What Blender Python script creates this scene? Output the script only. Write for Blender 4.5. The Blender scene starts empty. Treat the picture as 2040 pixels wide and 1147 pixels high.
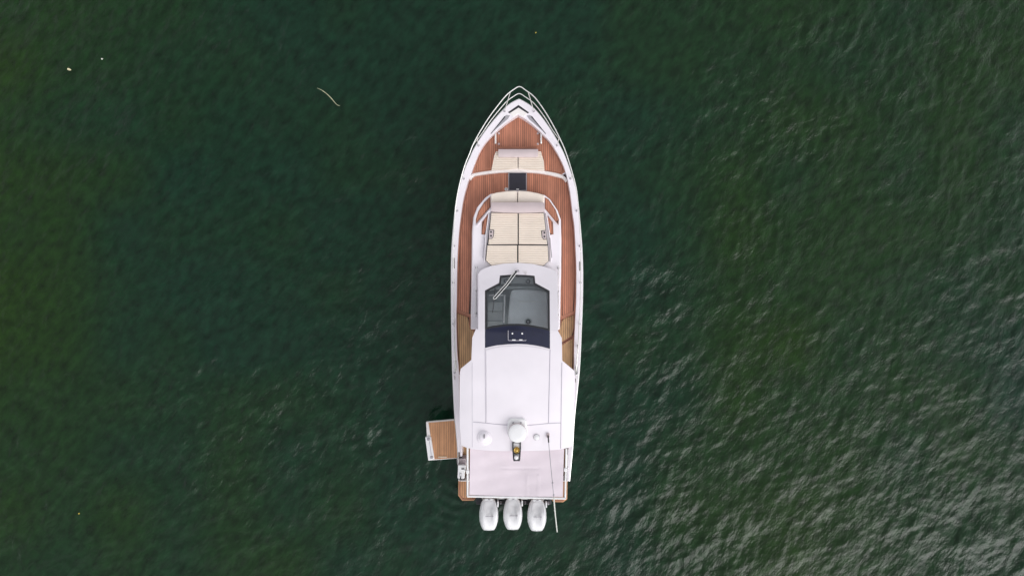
import bpy, bmesh, math, random
import numpy as np
from mathutils import Vector
random.seed(7)
rng = np.random.default_rng(11)
sc = bpy.context.scene
COL = sc.collection

# ------------------------------------------------------------ camera, sky, sun, exposure
H = 24.0                       # drone height over the water
F = 1404.0                     # focal length in photo pixels (photo is 2040 wide)
cam_d = bpy.data.cameras.new('camera'); cam = bpy.data.objects.new('camera', cam_d); COL.objects.link(cam)
cam.location = (0, 0, H); cam.rotation_euler = (0, 0, 0)
cam_d.sensor_fit = 'HORIZONTAL'; cam_d.sensor_width = 36.0; cam_d.lens = 36.0 * F / 2040.0
cam_d.clip_start = 0.5; cam_d.clip_end = 6000
sc.camera = cam

SUN_EL, SUN_AZ = 36.5, 138.0   # azimuth clockwise from +Y (up in the picture)
w = bpy.data.worlds.new('World'); sc.world = w; w.use_nodes = True
nt = w.node_tree
bg = nt.nodes['Background']; sky = nt.nodes.new('ShaderNodeTexSky'); hsv = nt.nodes.new('ShaderNodeHueSaturation')
sky.sky_type = 'NISHITA'; sky.sun_disc = False
sky.sun_elevation = math.radians(SUN_EL); sky.sun_rotation = math.radians(SUN_AZ)
sky.air_density = 1.0; sky.dust_density = 1.2; sky.ozone_density = 1.0
hsv.inputs['Saturation'].default_value = 0.12
nt.links.new(sky.outputs[0], hsv.inputs['Color']); # broken cloud cover, the same all over the sky
wtc = nt.nodes.new('ShaderNodeTexCoord'); wno = nt.nodes.new('ShaderNodeTexNoise'); wmr = nt.nodes.new('ShaderNodeMapRange'); wsc = nt.nodes.new('ShaderNodeVectorMath')
wno.inputs['Scale'].default_value = 4.5; wno.inputs['Detail'].default_value = 6.0; wno.inputs['Roughness'].default_value = 0.6
wmr.inputs[1].default_value = 0.35; wmr.inputs[2].default_value = 0.65; wmr.inputs[3].default_value = 0.45; wmr.inputs[4].default_value = 1.6
wsc.operation = 'SCALE'
nt.links.new(wtc.outputs['Generated'], wno.inputs['Vector']); nt.links.new(wno.outputs['Fac'], wmr.inputs[0])
nt.links.new(hsv.outputs[0], wsc.inputs[0]); nt.links.new(wmr.outputs[0], wsc.inputs['Scale']); nt.links.new(wsc.outputs[0], bg.inputs['Color'])
bg.inputs['Strength'].default_value = 0.15
sd = bpy.data.lights.new('sun', 'SUN'); so = bpy.data.objects.new('sun', sd); COL.objects.link(so)
sd.energy = 0.5; sd.angle = math.radians(45); sd.color = (1.0, 0.965, 0.94)
az, el = math.radians(SUN_AZ), math.radians(SUN_EL)
sv = Vector((math.sin(az)*math.cos(el), math.cos(az)*math.cos(el), math.sin(el)))
so.rotation_euler = sv.to_track_quat('Z', 'Y').to_euler(); so.location = sv*60
sc.view_settings.view_transform = 'Standard'; sc.view_settings.look = 'None'
sc.view_settings.gamma = 1.0; sc.view_settings.use_curve_mapping = False
sc.view_settings.exposure = 0.68

# ------------------------------------------------------------ helpers
def P(px, py, z):
    d = (H - z) / F
    return Vector(((px-1020.0)*d, -(py-573.5)*d, z))
ORG = P(1029, 600, 0)

def mat(name, col, rough=0.5, metal=0.0, var=0.0, vscale=4.0, bump=0.0, bscale=40.0, coat=0.0, stretch=(1, 1, 1), island=0.0, spec=None):
    m = bpy.data.materials.new(name); m.use_nodes = True
    n = m.node_tree.nodes; l = m.node_tree.links; b = n['Principled BSDF']
    b.inputs['Base Color'].default_value = (*col, 1); b.inputs['Roughness'].default_value = rough
    b.inputs['Metallic'].default_value = metal
    if coat: b.inputs['Coat Weight'].default_value = coat; b.inputs['Coat Roughness'].default_value = 0.08
    if spec is not None: b.inputs['Specular IOR Level'].default_value = spec
    tc = n.new('ShaderNodeTexCoord'); mp = n.new('ShaderNodeMapping'); mp.inputs['Scale'].default_value = stretch
    l.new(tc.outputs['Object'], mp.inputs['Vector'])
    if var or island:
        no = n.new('ShaderNodeTexNoise'); no.inputs['Scale'].default_value = vscale; no.inputs['Detail'].default_value = 6
        l.new(mp.outputs[0], no.inputs['Vector'])
        mr = n.new('ShaderNodeMapRange'); mr.inputs[1].default_value = 0.3; mr.inputs[2].default_value = 0.7
        mr.inputs[3].default_value = 1-var; mr.inputs[4].default_value = 1+var
        l.new(no.outputs['Fac'], mr.inputs[0])
        val = mr.outputs[0]
        if island:
            g = n.new('ShaderNodeNewGeometry'); m2 = n.new('ShaderNodeMapRange')
            m2.inputs[3].default_value = 1-island; m2.inputs[4].default_value = 1+island
            l.new(g.outputs['Random Per Island'], m2.inputs[0])
            mu = n.new('ShaderNodeMath'); mu.operation = 'MULTIPLY'
            l.new(val, mu.inputs[0]); l.new(m2.outputs[0], mu.inputs[1]); val = mu.outputs[0]
        vm = n.new('ShaderNodeVectorMath'); vm.operation = 'SCALE'; vm.inputs[0].default_value = col
        l.new(val, vm.inputs['Scale']); l.new(vm.outputs[0], b.inputs['Base Color'])
        m3 = n.new('ShaderNodeMapRange'); m3.inputs[3].default_value = max(0.02, rough*0.8); m3.inputs[4].default_value = min(1, rough*1.2)
        l.new(no.outputs['Fac'], m3.inputs[0]); l.new(m3.outputs[0], b.inputs['Roughness'])
    if bump:
        n2 = n.new('ShaderNodeTexNoise'); n2.inputs['Scale'].default_value = bscale; n2.inputs['Detail'].default_value = 4
        l.new(mp.outputs[0], n2.inputs['Vector'])
        bp = n.new('ShaderNodeBump'); bp.inputs['Strength'].default_value = bump; bp.inputs['Distance'].default_value = 0.01
        l.new(n2.outputs['Fac'], bp.inputs['Height']); l.new(bp.outputs[0], b.inputs['Normal'])
    return m

M = {}
M['gel'] = mat('white_gelcoat', (0.825, 0.772, 0.82), 0.32, var=0.03, vscale=1.5, coat=0.3)
M['gel2'] = mat('cream_gelcoat', (0.80, 0.755, 0.74), 0.38, var=0.04, vscale=2.5)
M['hull'] = mat('hull_gelcoat', (0.78, 0.77, 0.79), 0.25, var=0.03, vscale=1.2, coat=0.4)
M['teak'] = mat('teak_plank', (0.47, 0.192, 0.118), 0.62, var=0.16, vscale=2.2, stretch=(3, 0.9, 1), island=0.13, bump=0.15, bscale=30)
M['teak_m'] = mat('teak_margin', (0.40, 0.170, 0.105), 0.6, var=0.15, vscale=3, bump=0.15, bscale=30)
M['teak_a'] = mat('teak_weathered', (0.50, 0.305, 0.160), 0.65, var=0.18, vscale=2.2, stretch=(3, 0.9, 1), island=0.16, bump=0.15, bscale=30)
M['teak_o'] = mat('teak_oiled', (0.56, 0.285, 0.145), 0.5, var=0.16, vscale=2.0, stretch=(3, 0.9, 1), island=0.13, bump=0.1, bscale=30)
M['caulk'] = mat('black_caulk', (0.05, 0.032, 0.028), 0.7, var=0.1)
M['vinyl'] = mat('cream_vinyl', (0.80, 0.70, 0.615), 0.55, var=0.05, vscale=3, bump=0.1, bscale=25)
M['vinyl_seam'] = mat('cream_seam_shade', (0.70, 0.595, 0.49), 0.7, var=0.05)  # stitch seams, with the shade of the quilting grooves put into the colour
M['bolster'] = mat('lilac_grey_vinyl', (0.53, 0.44, 0.445), 0.5, var=0.05, vscale=3, bump=0.1, bscale=18)
M['awning'] = mat('awning_canvas', (0.70, 0.615, 0.665), 0.75, var=0.05, vscale=1.6, bump=0.22, bscale=6)
M['black'] = mat('black_rubber', (0.018, 0.018, 0.022), 0.45, var=0.1)
M['navy'] = mat('navy_tinted_panel', (0.012, 0.014, 0.040), 0.16, var=0.15, vscale=3, coat=0.4)
M['hatchglass'] = mat('smoked_acrylic', (0.026, 0.024, 0.036), 0.14, var=0.1, coat=0.3)
M['seam'] = mat('grey_sealant', (0.46, 0.43, 0.49), 0.6, var=0.05)
M['steel'] = mat('polished_steel', (0.78, 0.77, 0.75), 0.2, 1.0, var=0.05)
M['rail'] = mat('white_rail', (0.76, 0.75, 0.73), 0.26, 0.35, var=0.05)
M['plastic'] = mat('white_plastic', (0.79, 0.78, 0.79), 0.4, var=0.03)
M['greyp'] = mat('grey_plastic', (0.34, 0.32, 0.35), 0.5, var=0.08)
M['brass'] = mat('brass', (0.62, 0.43, 0.13), 0.3, 0.9, var=0.15, vscale=30)
M['dash'] = mat('grey_dash_vinyl', (0.52, 0.54, 0.54), 0.55, var=0.06)
M['dash2'] = mat('light_grey_console', (0.80, 0.81, 0.83), 0.5, var=0.06)
M['floor'] = mat('dark_grey_floor', (0.33, 0.355, 0.365), 0.6, var=0.12)
M['cowl'] = mat('white_cowling_paint', (0.77, 0.76, 0.775), 0.25, var=0.03, coat=0.5)
M['cowlside'] = mat('pearl_grey_cowling_side', (0.66, 0.66, 0.67), 0.3, var=0.05, coat=0.3)
M['nonskid'] = mat('grey_nonskid', (0.40, 0.34, 0.36), 0.75, var=0.2, vscale=14, bump=0.3)
M['bottom'] = mat('antifouling', (0.02, 0.025, 0.03), 0.7, var=0.2)
M['red'] = mat('dark_red_stripe', (0.16, 0.02, 0.03), 0.35, var=0.1)
M['leaf'] = mat('pale_dry_leaf', (0.66, 0.60, 0.38), 0.6, var=0.15, vscale=30)
M['leafy'] = mat('yellow_leaf', (0.55, 0.40, 0.06), 0.6, var=0.15, vscale=30)
M['petal'] = mat('white_petal', (0.72, 0.72, 0.66), 0.6, var=0.1)
M['reed'] = mat('bleached_reed', (0.50, 0.50, 0.33), 0.6, var=0.2, vscale=9)

# tinted windscreen glass: thin sheet, tinted transmission with a clear reflection
gm = bpy.data.materials.new('tinted_glass'); gm.use_nodes = True
n = gm.node_tree.nodes; l = gm.node_tree.links; n.remove(n['Principled BSDF'])
tr = n.new('ShaderNodeBsdfTransparent'); tr.inputs[0].default_value = (0.93, 0.955, 0.96, 1)
gl = n.new('ShaderNodeBsdfGlossy'); gl.inputs['Roughness'].default_value = 0.04; gl.inputs[0].default_value = (0.9, 0.95, 1, 1)
fr = n.new('ShaderNodeFresnel'); fr.inputs[0].default_value = 1.5
mx = n.new('ShaderNodeMixShader'); l.new(fr.outputs[0], mx.inputs[0]); l.new(tr.outputs[0], mx.inputs[1]); l.new(gl.outputs[0], mx.inputs[2])
l.new(mx.outputs[0], n['Material Output'].inputs[0]); M['glass'] = gm

def finish(name, bm, mats, parent=None, smooth=True, bevel=0.0, seg=2, ang=35, org=None):
    bmesh.ops.recalc_face_normals(bm, faces=bm.faces)
    o3 = ORG if org is None else org
    bmesh.ops.translate(bm, vec=-o3, verts=bm.verts)
    me = bpy.data.meshes.new(name); bm.to_mesh(me); bm.free()
    for m in (mats if isinstance(mats, (list, tuple)) else [mats]): me.materials.append(M[m])
    if smooth:
        me.polygons.foreach_set('use_smooth', [True]*len(me.polygons))
        me.set_sharp_from_angle(angle=math.radians(ang))
    ob = bpy.data.objects.new(name, me); COL.objects.link(ob)
    if parent is not None: ob.parent = parent
    else: ob.location = o3
    if bevel:
        md = ob.modifiers.new('bevel', 'BEVEL'); md.width = bevel; md.segments = seg
        md.limit_method = 'ANGLE'; md.angle_limit = math.radians(40); md.harden_normals = False
    return ob

def sheet(loops, zf, stepx=None, stepy=None, ylines=None):
    """fill loops (photo-traced outline + holes) and drape on zf; returns bm in WORLD space (open sheet)"""
    bm = bmesh.new()
    for lp in loops:
        vs = [bm.verts.new((p[0], p[1], 0)) for p in lp]
        for i in range(len(vs)): bm.edges.new((vs[i], vs[(i+1) % len(vs)]))
    bmesh.ops.triangle_fill(bm, edges=bm.edges[:], use_beauty=True, use_dissolve=False)
    xs = [p[0] for p in loops[0]]; ys = [p[1] for p in loops[0]]
    cuts = []
    if stepx:
        x = min(xs)+stepx
        while x < max(xs)-0.01: cuts.append(((x, 0, 0), (1, 0, 0))); x += stepx
    if stepy:
        y = min(ys)+stepy
        while y < max(ys)-0.01: cuts.append(((0, y, 0), (0, 1, 0))); y += stepy
    for y in (ylines or []):
        if min(ys) < y < max(ys): cuts.append(((0, y, 0), (0, 1, 0)))
    for co, no in cuts:
        bmesh.ops.bisect_plane(bm, geom=bm.verts[:]+bm.edges[:]+bm.faces[:], plane_co=co, plane_no=no, dist=1e-5)
    f = zf if callable(zf) else (lambda x, y: zf)
    for v in bm.verts: v.co = P(v.co.x, v.co.y, f(v.co.x, v.co.y))
    return bm

def thicken(bm, t=None, zbot=None, draft=0.0):
    faces = bm.faces[:]; bnd = [e for e in bm.edges if len(e.link_faces) == 1]; vs = bm.verts[:]
    c = sum((v.co for v in vs), Vector())/len(vs)
    rx = max(abs(v.co.x-c.x) for v in vs); ry = max(abs(v.co.y-c.y) for v in vs)
    mp = {}
    for v in vs:
        z = (v.co.z - t) if zbot is None else zbot
        mp[v] = bm.verts.new((c.x+(v.co.x-c.x)*(1+draft/rx), c.y+(v.co.y-c.y)*(1+draft/ry), z))
    for f in faces:
        try: bm.faces.new([mp[v] for v in reversed(f.verts)]).material_index = f.material_index
        except ValueError: pass
    for e in bnd:
        a, b = e.verts
        try: bm.faces.new((a, b, mp[b], mp[a]))
        except ValueError: pass
    return bm

def slab(name, loops, zf, m, parent, t=None, zbot=None, draft=0.0, bevel=0.0, seg=2, stepx=None, stepy=None, ang=35, ylines=None):
    if isinstance(loops[0][0], (int, float)): loops = [loops]
    bm = thicken(sheet(loops, zf, stepx, stepy, ylines), t, zbot, draft)
    return finish(name, bm, m, parent, bevel=bevel, seg=seg, ang=ang)

def smoothline(pts, n=8, closed=False):
    pts = [Vector(p) for p in pts]; out = []
    N = len(pts); rngk = N if closed else N-1
    for i in range(rngk):
        g = (lambda k: pts[k % N]) if closed else (lambda k: pts[max(0, min(N-1, k))])
        p0, p1, p2, p3 = g(i-1), g(i), g(i+1), g(i+2)
        for k in range(n):
            t = k/n
            out.append(0.5*((2*p1)+(p2-p0)*t+(2*p0-5*p1+4*p2-p3)*t*t+(3*p1-p0-3*p2+p3)*t**3))
    if not closed: out.append(pts[-1])
    return out

def tube(bm, pts, r, sides=8, r1=None, cap=True):
    pts = [Vector(p) for p in pts]; rings = []
    up = Vector((0, 0, 1))
    for i, p in enumerate(pts):
        d = (pts[min(i+1, len(pts)-1)]-pts[max(i-1, 0)]).normalized()
        a = d.cross(up)
        if a.length < 1e-3: a = d.cross(Vector((0, 1, 0)))
        a.normalize(); b = a.cross(d)
        rr = r if r1 is None else r+(r1-r)*i/(len(pts)-1)
        rings.append([bm.verts.new(p+a*rr*math.cos(2*math.pi*k/sides)+b*rr*math.sin(2*math.pi*k/sides)) for k in range(sides)])
    for A, B in zip(rings, rings[1:]):
        for k in range(sides): bm.faces.new((A[k], A[(k+1) % sides], B[(k+1) % sides], B[k]))
    if cap: bm.faces.new(rings[0]); bm.faces.new(list(reversed(rings[-1])))

def tubeobj(name, pts, r, m, parent, **k):
    bm = bmesh.new(); tube(bm, pts, r, **k); return finish(name, bm, m, parent)

def lathe(name, c, prof, m, parent, n=28, mats_by=None):
    """prof: list of (radius, z offset) bottom to top, about world point c"""
    bm = bmesh.new(); rings = []
    for r, z in prof:
        rings.append([bm.verts.new((c[0]+r*math.cos(2*math.pi*k/n), c[1]+r*math.sin(2*math.pi*k/n), c[2]+z)) for k in range(n)])
    for i, (A, B) in enumerate(zip(rings, rings[1:])):
        for k in range(n):
            f = bm.faces.new((A[k], A[(k+1) % n], B[(k+1) % n], B[k]))
            if mats_by: f.material_index = mats_by[i]
    bm.faces.new(list(reversed(rings[0]))); f = bm.faces.new(rings[-1])
    if mats_by: f.material_index = mats_by[-1]
    return finish(name, bm, m, parent)

def box(name, c, s, m, parent, rz=0.0, bevel=0.01, rx=0.0):
    from mathutils import Matrix
    bm = bmesh.new(); bmesh.ops.create_cube(bm, size=1)
    bmesh.ops.scale(bm, vec=s, verts=bm.verts)
    bmesh.ops.rotate(bm, cent=(0, 0, 0), matrix=Matrix.Rotation(rz, 3, 'Z') @ Matrix.Rotation(rx, 3, 'X'), verts=bm.verts)
    bmesh.ops.translate(bm, vec=c, verts=bm.verts)
    return finish(name, bm, m, parent, bevel=bevel)

def inset(poly, d):
    n = len(poly); A = sum(poly[i][0]*poly[(i+1) % n][1]-poly[(i+1) % n][0]*poly[i][1] for i in range(n))
    s = 1 if A > 0 else -1; out = []
    for i in range(n):
        p0, p1, p2 = Vector(poly[i-1][:2]), Vector(poly[i][:2]), Vector(poly[(i+1) % n][:2])
        e1 = (p1-p0).normalized(); e2 = (p2-p1).normalized()
        n1 = Vector((-e1.y, e1.x))*s; n2 = Vector((-e2.y, e2.x))*s
        b = (n1+n2); b.normalize()
        q = p1+b*(d/max(0.4, b.dot(n1))); out.append((q.x, q.y))
    return out

def intervals(poly, x):
    ys = []
    for i in range(len(poly)):
        (x0, y0), (x1, y1) = poly[i][:2], poly[(i+1) % len(poly)][:2]
        if (x0 <= x) != (x1 <= x): ys.append(y0+(x-x0)/(x1-x0)*(y1-y0))
    ys.sort(); return list(zip(ys[::2], ys[1::2]))

def planking(poly, z, parent, pm='teak', spacing=4.15, gap=0.6, margin=3.4, h=0.012, name='teak_planking'):
    """caulk bed + margin board + separate lengthwise planks with recessed joints (boards are under 4 photo pixels wide)"""
    slab('caulking', poly, z+0.004, 'caulk', parent, t=0.02)
    inner = poly
    if margin:
        inner = inset(poly, margin)
        slab('margin_board', [inset(poly, 0.25), inner], z+0.004+h, 'teak_m', parent, t=h+0.004)
        inner = inset(poly, margin+gap*0.8)
    bm = bmesh.new(); xs = [p[0] for p in inner]
    x = min(xs)+0.2; tilt = -0.0
    while x < max(xs)-0.3:
        xa, xb = x, min(x+spacing-gap, max(xs)-0.05)
        A, B, C = intervals(inner, xa), intervals(inner, xb), intervals(inner, (xa+xb)/2)
        iv = [(a, b) for a, b in zip(A, B)] if len(A) == len(B) == len(C) else [(c, c) for c in C]
        for (a0, a1), (b0, b1) in iv:
            if a1-a0 < 0.6 and b1-b0 < 0.6: continue
            q = [P(xa, a0, z+0.004+h), P(xa, a1, z+0.004+h), P(xb, b1, z+0.004+h), P(xb, b0, z+0.004+h)]
            top = [bm.verts.new(v) for v in q]; bot = [bm.verts.new(v-Vector((0, 0, h+0.003))) for v in q]
            bm.faces.new(top); bm.faces.new(bot[::-1])
            for k in range(4): bm.faces.new((top[k], top[(k+1) % 4], bot[(k+1) % 4], bot[k]))
        x += spacing
    ob = finish(name, bm, pm, parent, smooth=False); ob['kind'] = 'stuff'
    return ob

def cushion(name, poly, z, t, parent, m='vinyl', period=0.0, phase=0.0, bevel=0.03, crown=0.0):
    ys = [p[1] for p in poly]
    if not period:
        return slab(name, poly, z, m, parent, t=t, bevel=bevel, seg=3)
    lines = []; groove = []
    y = min(ys)+period*0.7+phase
    while y < max(ys)-period*0.5:
        lines += [y-0.62, y, y+0.62]; groove.append(y); y += period
    def zf(px, py):
        d = min((abs(py-g) for g in groove), default=9)
        return z-(0.013 if d < 0.1 else 0.0)
    bm = sheet([poly], zf, None, None, lines)
    for f in bm.faces:
        cy = f.calc_center_median(); d = (H-cy.z)/F; py = 573.5-cy.y/d
        if min((abs(py-g) for g in groove), default=9) < 0.62: f.material_index = 1  # groove faces take the seam colour with its painted shade
    thicken(bm, t)
    return finish(name, bm, [m, m+'_seam' if m+'_seam' in M else m], parent, smooth=False)

def part(name, parent=None):
    o = bpy.data.objects.new(name, None); COL.objects.link(o); o.parent = parent; o.empty_display_size = 0.2
    return o

# ------------------------------------------------------------ water (one sheet out to the horizon, waves are real relief in view)
def waterline():
    fx = np.arange(-19.2, 19.21, 0.055); fy = np.arange(-11.4, 11.41, 0.055)
    def ext(a):
        e = a[-1]+np.cumsum(0.06*1.16**np.arange(0, 62)); e = e[e < 4000]
        return np.concatenate([-e[::-1], a, e])
    X, Y = np.meshgrid(ext(fx), ext(fy)); return X, Y
def vnoise(x, y, s, seed):
    r = np.random.default_rng(seed); G = r.random((128, 128)); u = x/s+500.0; v = y/s+500.0
    i = np.floor(u).astype(int); j = np.floor(v).astype(int); a = u-i; b = v-j
    a = a*a*(3-2*a); b = b*b*(3-2*b); g = lambda p, q: G[q % 128, p % 128]
    return (g(i, j)*(1-a)+g(i+1, j)*a)*(1-b)+(g(i, j+1)*(1-a)+g(i+1, j+1)*a)*b
NW = 90
wl = np.exp(rng.uniform(math.log(0.24), math.log(2.4), NW)); wd = math.radians(-38)+rng.normal(0, 0.9, NW); wp = rng.uniform(0, 6.283, NW)
def chop(x, y):
    gust = 0.28+1.5*vnoise(x, y, 1.7, 5)*vnoise(x, y, 5.0, 6)+0.5*vnoise(x+5, y, 6.0, 9)
    lee = 0.78+0.30*np.tanh((x*0.9-y*0.12-4.0)/5.0)
    return gust*np.clip(lee+0.1, 0.80, 1.12)
def wave(x, y):
    x = np.asarray(x, float); y = np.asarray(y, float)
    wx = x+0.55*(vnoise(x, y, 2.3, 1)-0.5); wy = y+0.55*(vnoise(x, y, 2.3, 2)-0.5)
    h = np.zeros_like(x); big = np.zeros_like(x)
    for k in range(NW):
        kk = 2*math.pi/wl[k]; s = 0.0155/kk*(1.25 if wl[k] < 0.8 else 0.95)
        t = s*np.cos(kk*(wx*math.cos(wd[k])+wy*math.sin(wd[k]))+wp[k])
        if wl[k] < 0.8: h += t
        else: big += t
    h += 3.2*np.maximum(h, 0)**2/0.05*0.25
    gust = 0.28+1.5*vnoise(x, y, 1.7, 5)*vnoise(x, y, 5.0, 6)+0.5*vnoise(x+5, y, 6.0, 9)
    lee = 0.78+0.30*np.tanh((x*0.9-y*0.12-4.0)/5.0)          # wind comes over the far side of the boat: calmer in its lee
    h = (h+big)*gust*np.clip(lee+0.1, 0.80, 1.12)
    c = P(925, 935, 0); r = np.hypot(x-c.x, y-c.y)       # rings slapping off the stern quarter
    ring = 0.017*np.cos(2*math.pi*r/0.36+2.4*vnoise(x, y, 0.8, 21))*np.exp(-((r-1.3)/1.1)**2)*np.clip(vnoise(x, y, 0.7, 22)*2-0.5, 0, 1)
    c2 = P(1140, 930, 0); r2 = np.hypot(x-c2.x, y-c2.y)
    ring += 0.010*np.cos(2*math.pi*r2/0.4+2.4*vnoise(x, y, 0.8, 23))*np.exp(-((r2-0.8)/0.9)**2)*np.clip(vnoise(x, y, 0.7, 24)*2-0.5, 0, 1)
    fade = np.clip((24-np.abs(x))/4.8, 0, 1)*np.clip((16-np.abs(y))/4.6, 0, 1)
    return (h+ring)*fade
X, Y = waterline(); Z = wave(X, Y); ny, nx = X.shape
me = bpy.data.meshes.new('water')
co = np.stack([X, Y, Z], -1).reshape(-1, 3).astype(np.float32)
idx = np.arange(nx*ny).reshape(ny, nx)
q = np.stack([idx[:-1, :-1], idx[:-1, 1:], idx[1:, 1:], idx[1:, :-1]], -1).reshape(-1, 4)
me.vertices.add(len(co)); me.vertices.foreach_set('co', co.ravel())
me.loops.add(q.size); me.loops.foreach_set('vertex_index', q.ravel().astype(np.int32))
me.polygons.add(len(q)); me.polygons.foreach_set('loop_start', np.arange(0, q.size, 4, dtype=np.int32))
me.polygons.foreach_set('use_smooth', np.ones(len(q), bool))
me.update(); me.validate()
water = bpy.data.objects.new('water', me); COL.objects.link(water); water['kind'] = 'structure'
wm = bpy.data.materials.new('green_lake_water'); wm.use_nodes = True
n = wm.node_tree.nodes; l = wm.node_tree.links; b = n['Principled BSDF']
b.inputs['IOR'].default_value = 1.333; b.inputs['Roughness'].default_value = 0.18
tc = n.new('ShaderNodeTexCoord')
def noise(scale, detail=3, st=(1, 1, 1), rot=0.0, off=(0, 0, 0)):
    mp = n.new('ShaderNodeMapping'); mp.vector_type = 'TEXTURE'; mp.inputs['Scale'].default_value = st; mp.inputs['Rotation'].default_value = (0, 0, rot); mp.inputs['Location'].default_value = off
    l.new(tc.outputs['Object'], mp.inputs['Vector'])
    no = n.new('ShaderNodeTexNoise'); no.inputs['Scale'].default_value = scale; no.inputs['Detail'].default_value = detail
    l.new(mp.outputs[0], no.inputs['Vector']); return no.outputs['Fac']
# drifting algae: broad patches between blue-green and yellow-green
r1 = n.new('ShaderNodeValToRGB'); r1.color_ramp.elements[0].position = 0.15; r1.color_ramp.elements[0].color = (0.0040, 0.0222, 0.0108, 1)
r1.color_ramp.elements[1].position = 0.85; r1.color_ramp.elements[1].color = (0.0090, 0.0280, 0.0025, 1)
aa = n.new('ShaderNodeAttribute'); aa.attribute_name = 'algae'; l.new(aa.outputs['Fac'], r1.inputs[0])
r2 = n.new('ShaderNodeMapRange'); r2.inputs[1].default_value = 0.3; r2.inputs[2].default_value = 0.7; r2.inputs[3].default_value = 0.58; r2.inputs[4].default_value = 1.40
l.new(noise(3.6, 12, (1.0, 1.7, 1), math.radians(-38)), r2.inputs[0])  # streaks along the crests: light and dark of ripples put into the colour
vs = n.new('ShaderNodeVectorMath'); vs.operation = 'SCALE'; l.new(r1.outputs[0], vs.inputs[0]); l.new(r2.outputs[0], vs.inputs['Scale'])
l.new(vs.outputs[0], b.inputs['Base Color'])
ad = n.new('ShaderNodeMath'); ad.operation = 'ADD'
l.new(noise(8.0, 5, (1.0, 2.0, 1), math.radians(-38)), ad.inputs[0]); hf = n.new('ShaderNodeMath'); hf.operation = 'MULTIPLY'; hf.inputs[1].default_value = 0.3
l.new(noise(20.0, 3, (1, 1.6, 1), math.radians(-15)), hf.inputs[0]); l.new(hf.outputs[0], ad.inputs[1])
bp = n.new('ShaderNodeBump'); bp.inputs['Strength'].default_value = 1.0; bp.inputs['Distance'].default_value = 0.026
l.new(ad.outputs[0], bp.inputs['Height']); l.new(bp.outputs[0], b.inputs['Normal'])
me.materials.append(wm)
at = me.attributes.new('chop', 'FLOAT', 'POINT'); at.data.foreach_set('value', np.clip(chop(X, Y)+0.12, 0.45, 1.6).ravel().astype(np.float32))
at = me.attributes.new('algae', 'FLOAT', 'POINT'); at.data.foreach_set('value', (vnoise(X, Y, 10, 1420)+0.35*(vnoise(X, Y, 1.9, 77)-0.5)).ravel().astype(np.float32))
ca_ = n.new('ShaderNodeAttribute'); ca_.attribute_name = 'chop'
l.new(ca_.outputs['Fac'], bp.inputs['Strength'])
def wz(px, py):
    p = P(px, py, 0); return float(wave(np.array([p.x]), np.array([p.y]))[0])

# ------------------------------------------------------------ motor yacht
yacht = bpy.data.objects.new('motor_yacht', None); COL.objects.link(yacht); yacht.location = ORG
yacht['label'] = 'white motor yacht with teak decks, cream sunpads, hardtop and three white outboards'
yacht['category'] = 'yacht'

LO = [(1034.3, 198.3), (1022, 204), (1008, 214), (989.5, 234), (974, 252.5), (958, 275), (944, 298), (936.5, 315), (929, 331), (921, 354), (913, 385), (908, 412), (905.5, 433), (901.5, 480), (900, 508), (899.5, 543), (899.5, 600), (900, 650), (901, 700), (902, 740), (904.5, 797), (906.5, 832), (909, 860), (912, 900), (914.5, 957)]
RO = [(1034.3, 198.3), (1047, 205), (1064, 217), (1084, 241), (1102, 268), (1115.5, 292), (1125.5, 313), (1137, 345), (1146.5, 378), (1151.5, 412), (1154, 433), (1158, 480), (1159.5, 508), (1160.5, 543), (1160, 600), (1158, 652), (1156, 700), (1153.5, 740), (1149, 783), (1144.5, 825), (1142, 860), (1140, 896), (1134, 957)]
LI = [(1032, 229), (1012, 242.4), (988, 262), (969.6, 281), (958, 298), (951, 313), (938, 346), (932.7, 361), (924, 392), (918.5, 426), (914.5, 460), (911.5, 508), (910.5, 543), (910, 600), (909, 630), (910.5, 700), (914, 740), (915, 797), (917, 850), (919, 900), (921, 930)]
RI = [(1043.5, 235.3), (1060.6, 248), (1080.5, 266.6), (1094.7, 281), (1106, 298), (1114.6, 313), (1124, 334), (1130, 354), (1136, 384), (1141, 426), (1144.5, 451), (1147.5, 508), (1148.5, 543), (1148, 600), (1146.5, 630), (1144, 690), (1143.5, 740), (1140, 797), (1136, 850), (1132, 900), (1130, 957)]
def lerp(tab, v):
    if v <= tab[0][0]: return tab[0][1]
    for (a, x), (c, y) in zip(tab, tab[1:]):
        if v <= c: return x+(y-x)*(v-a)/(c-a)
    return tab[-1][1]
zs = lambda py: lerp([(198, 2.35), (300, 2.24), (400, 2.10), (650, 1.90), (900, 1.74), (960, 1.70)], py)
def resample_y(line, ys):
    tab = [(p[1], p[0]) for p in line]; return [(lerp(tab, y), y) for y in ys]
def s2(line, n=3): return [(p.x, p.y) for p in smoothline([(a, b, 0) for a, b in line], n)]

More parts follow.
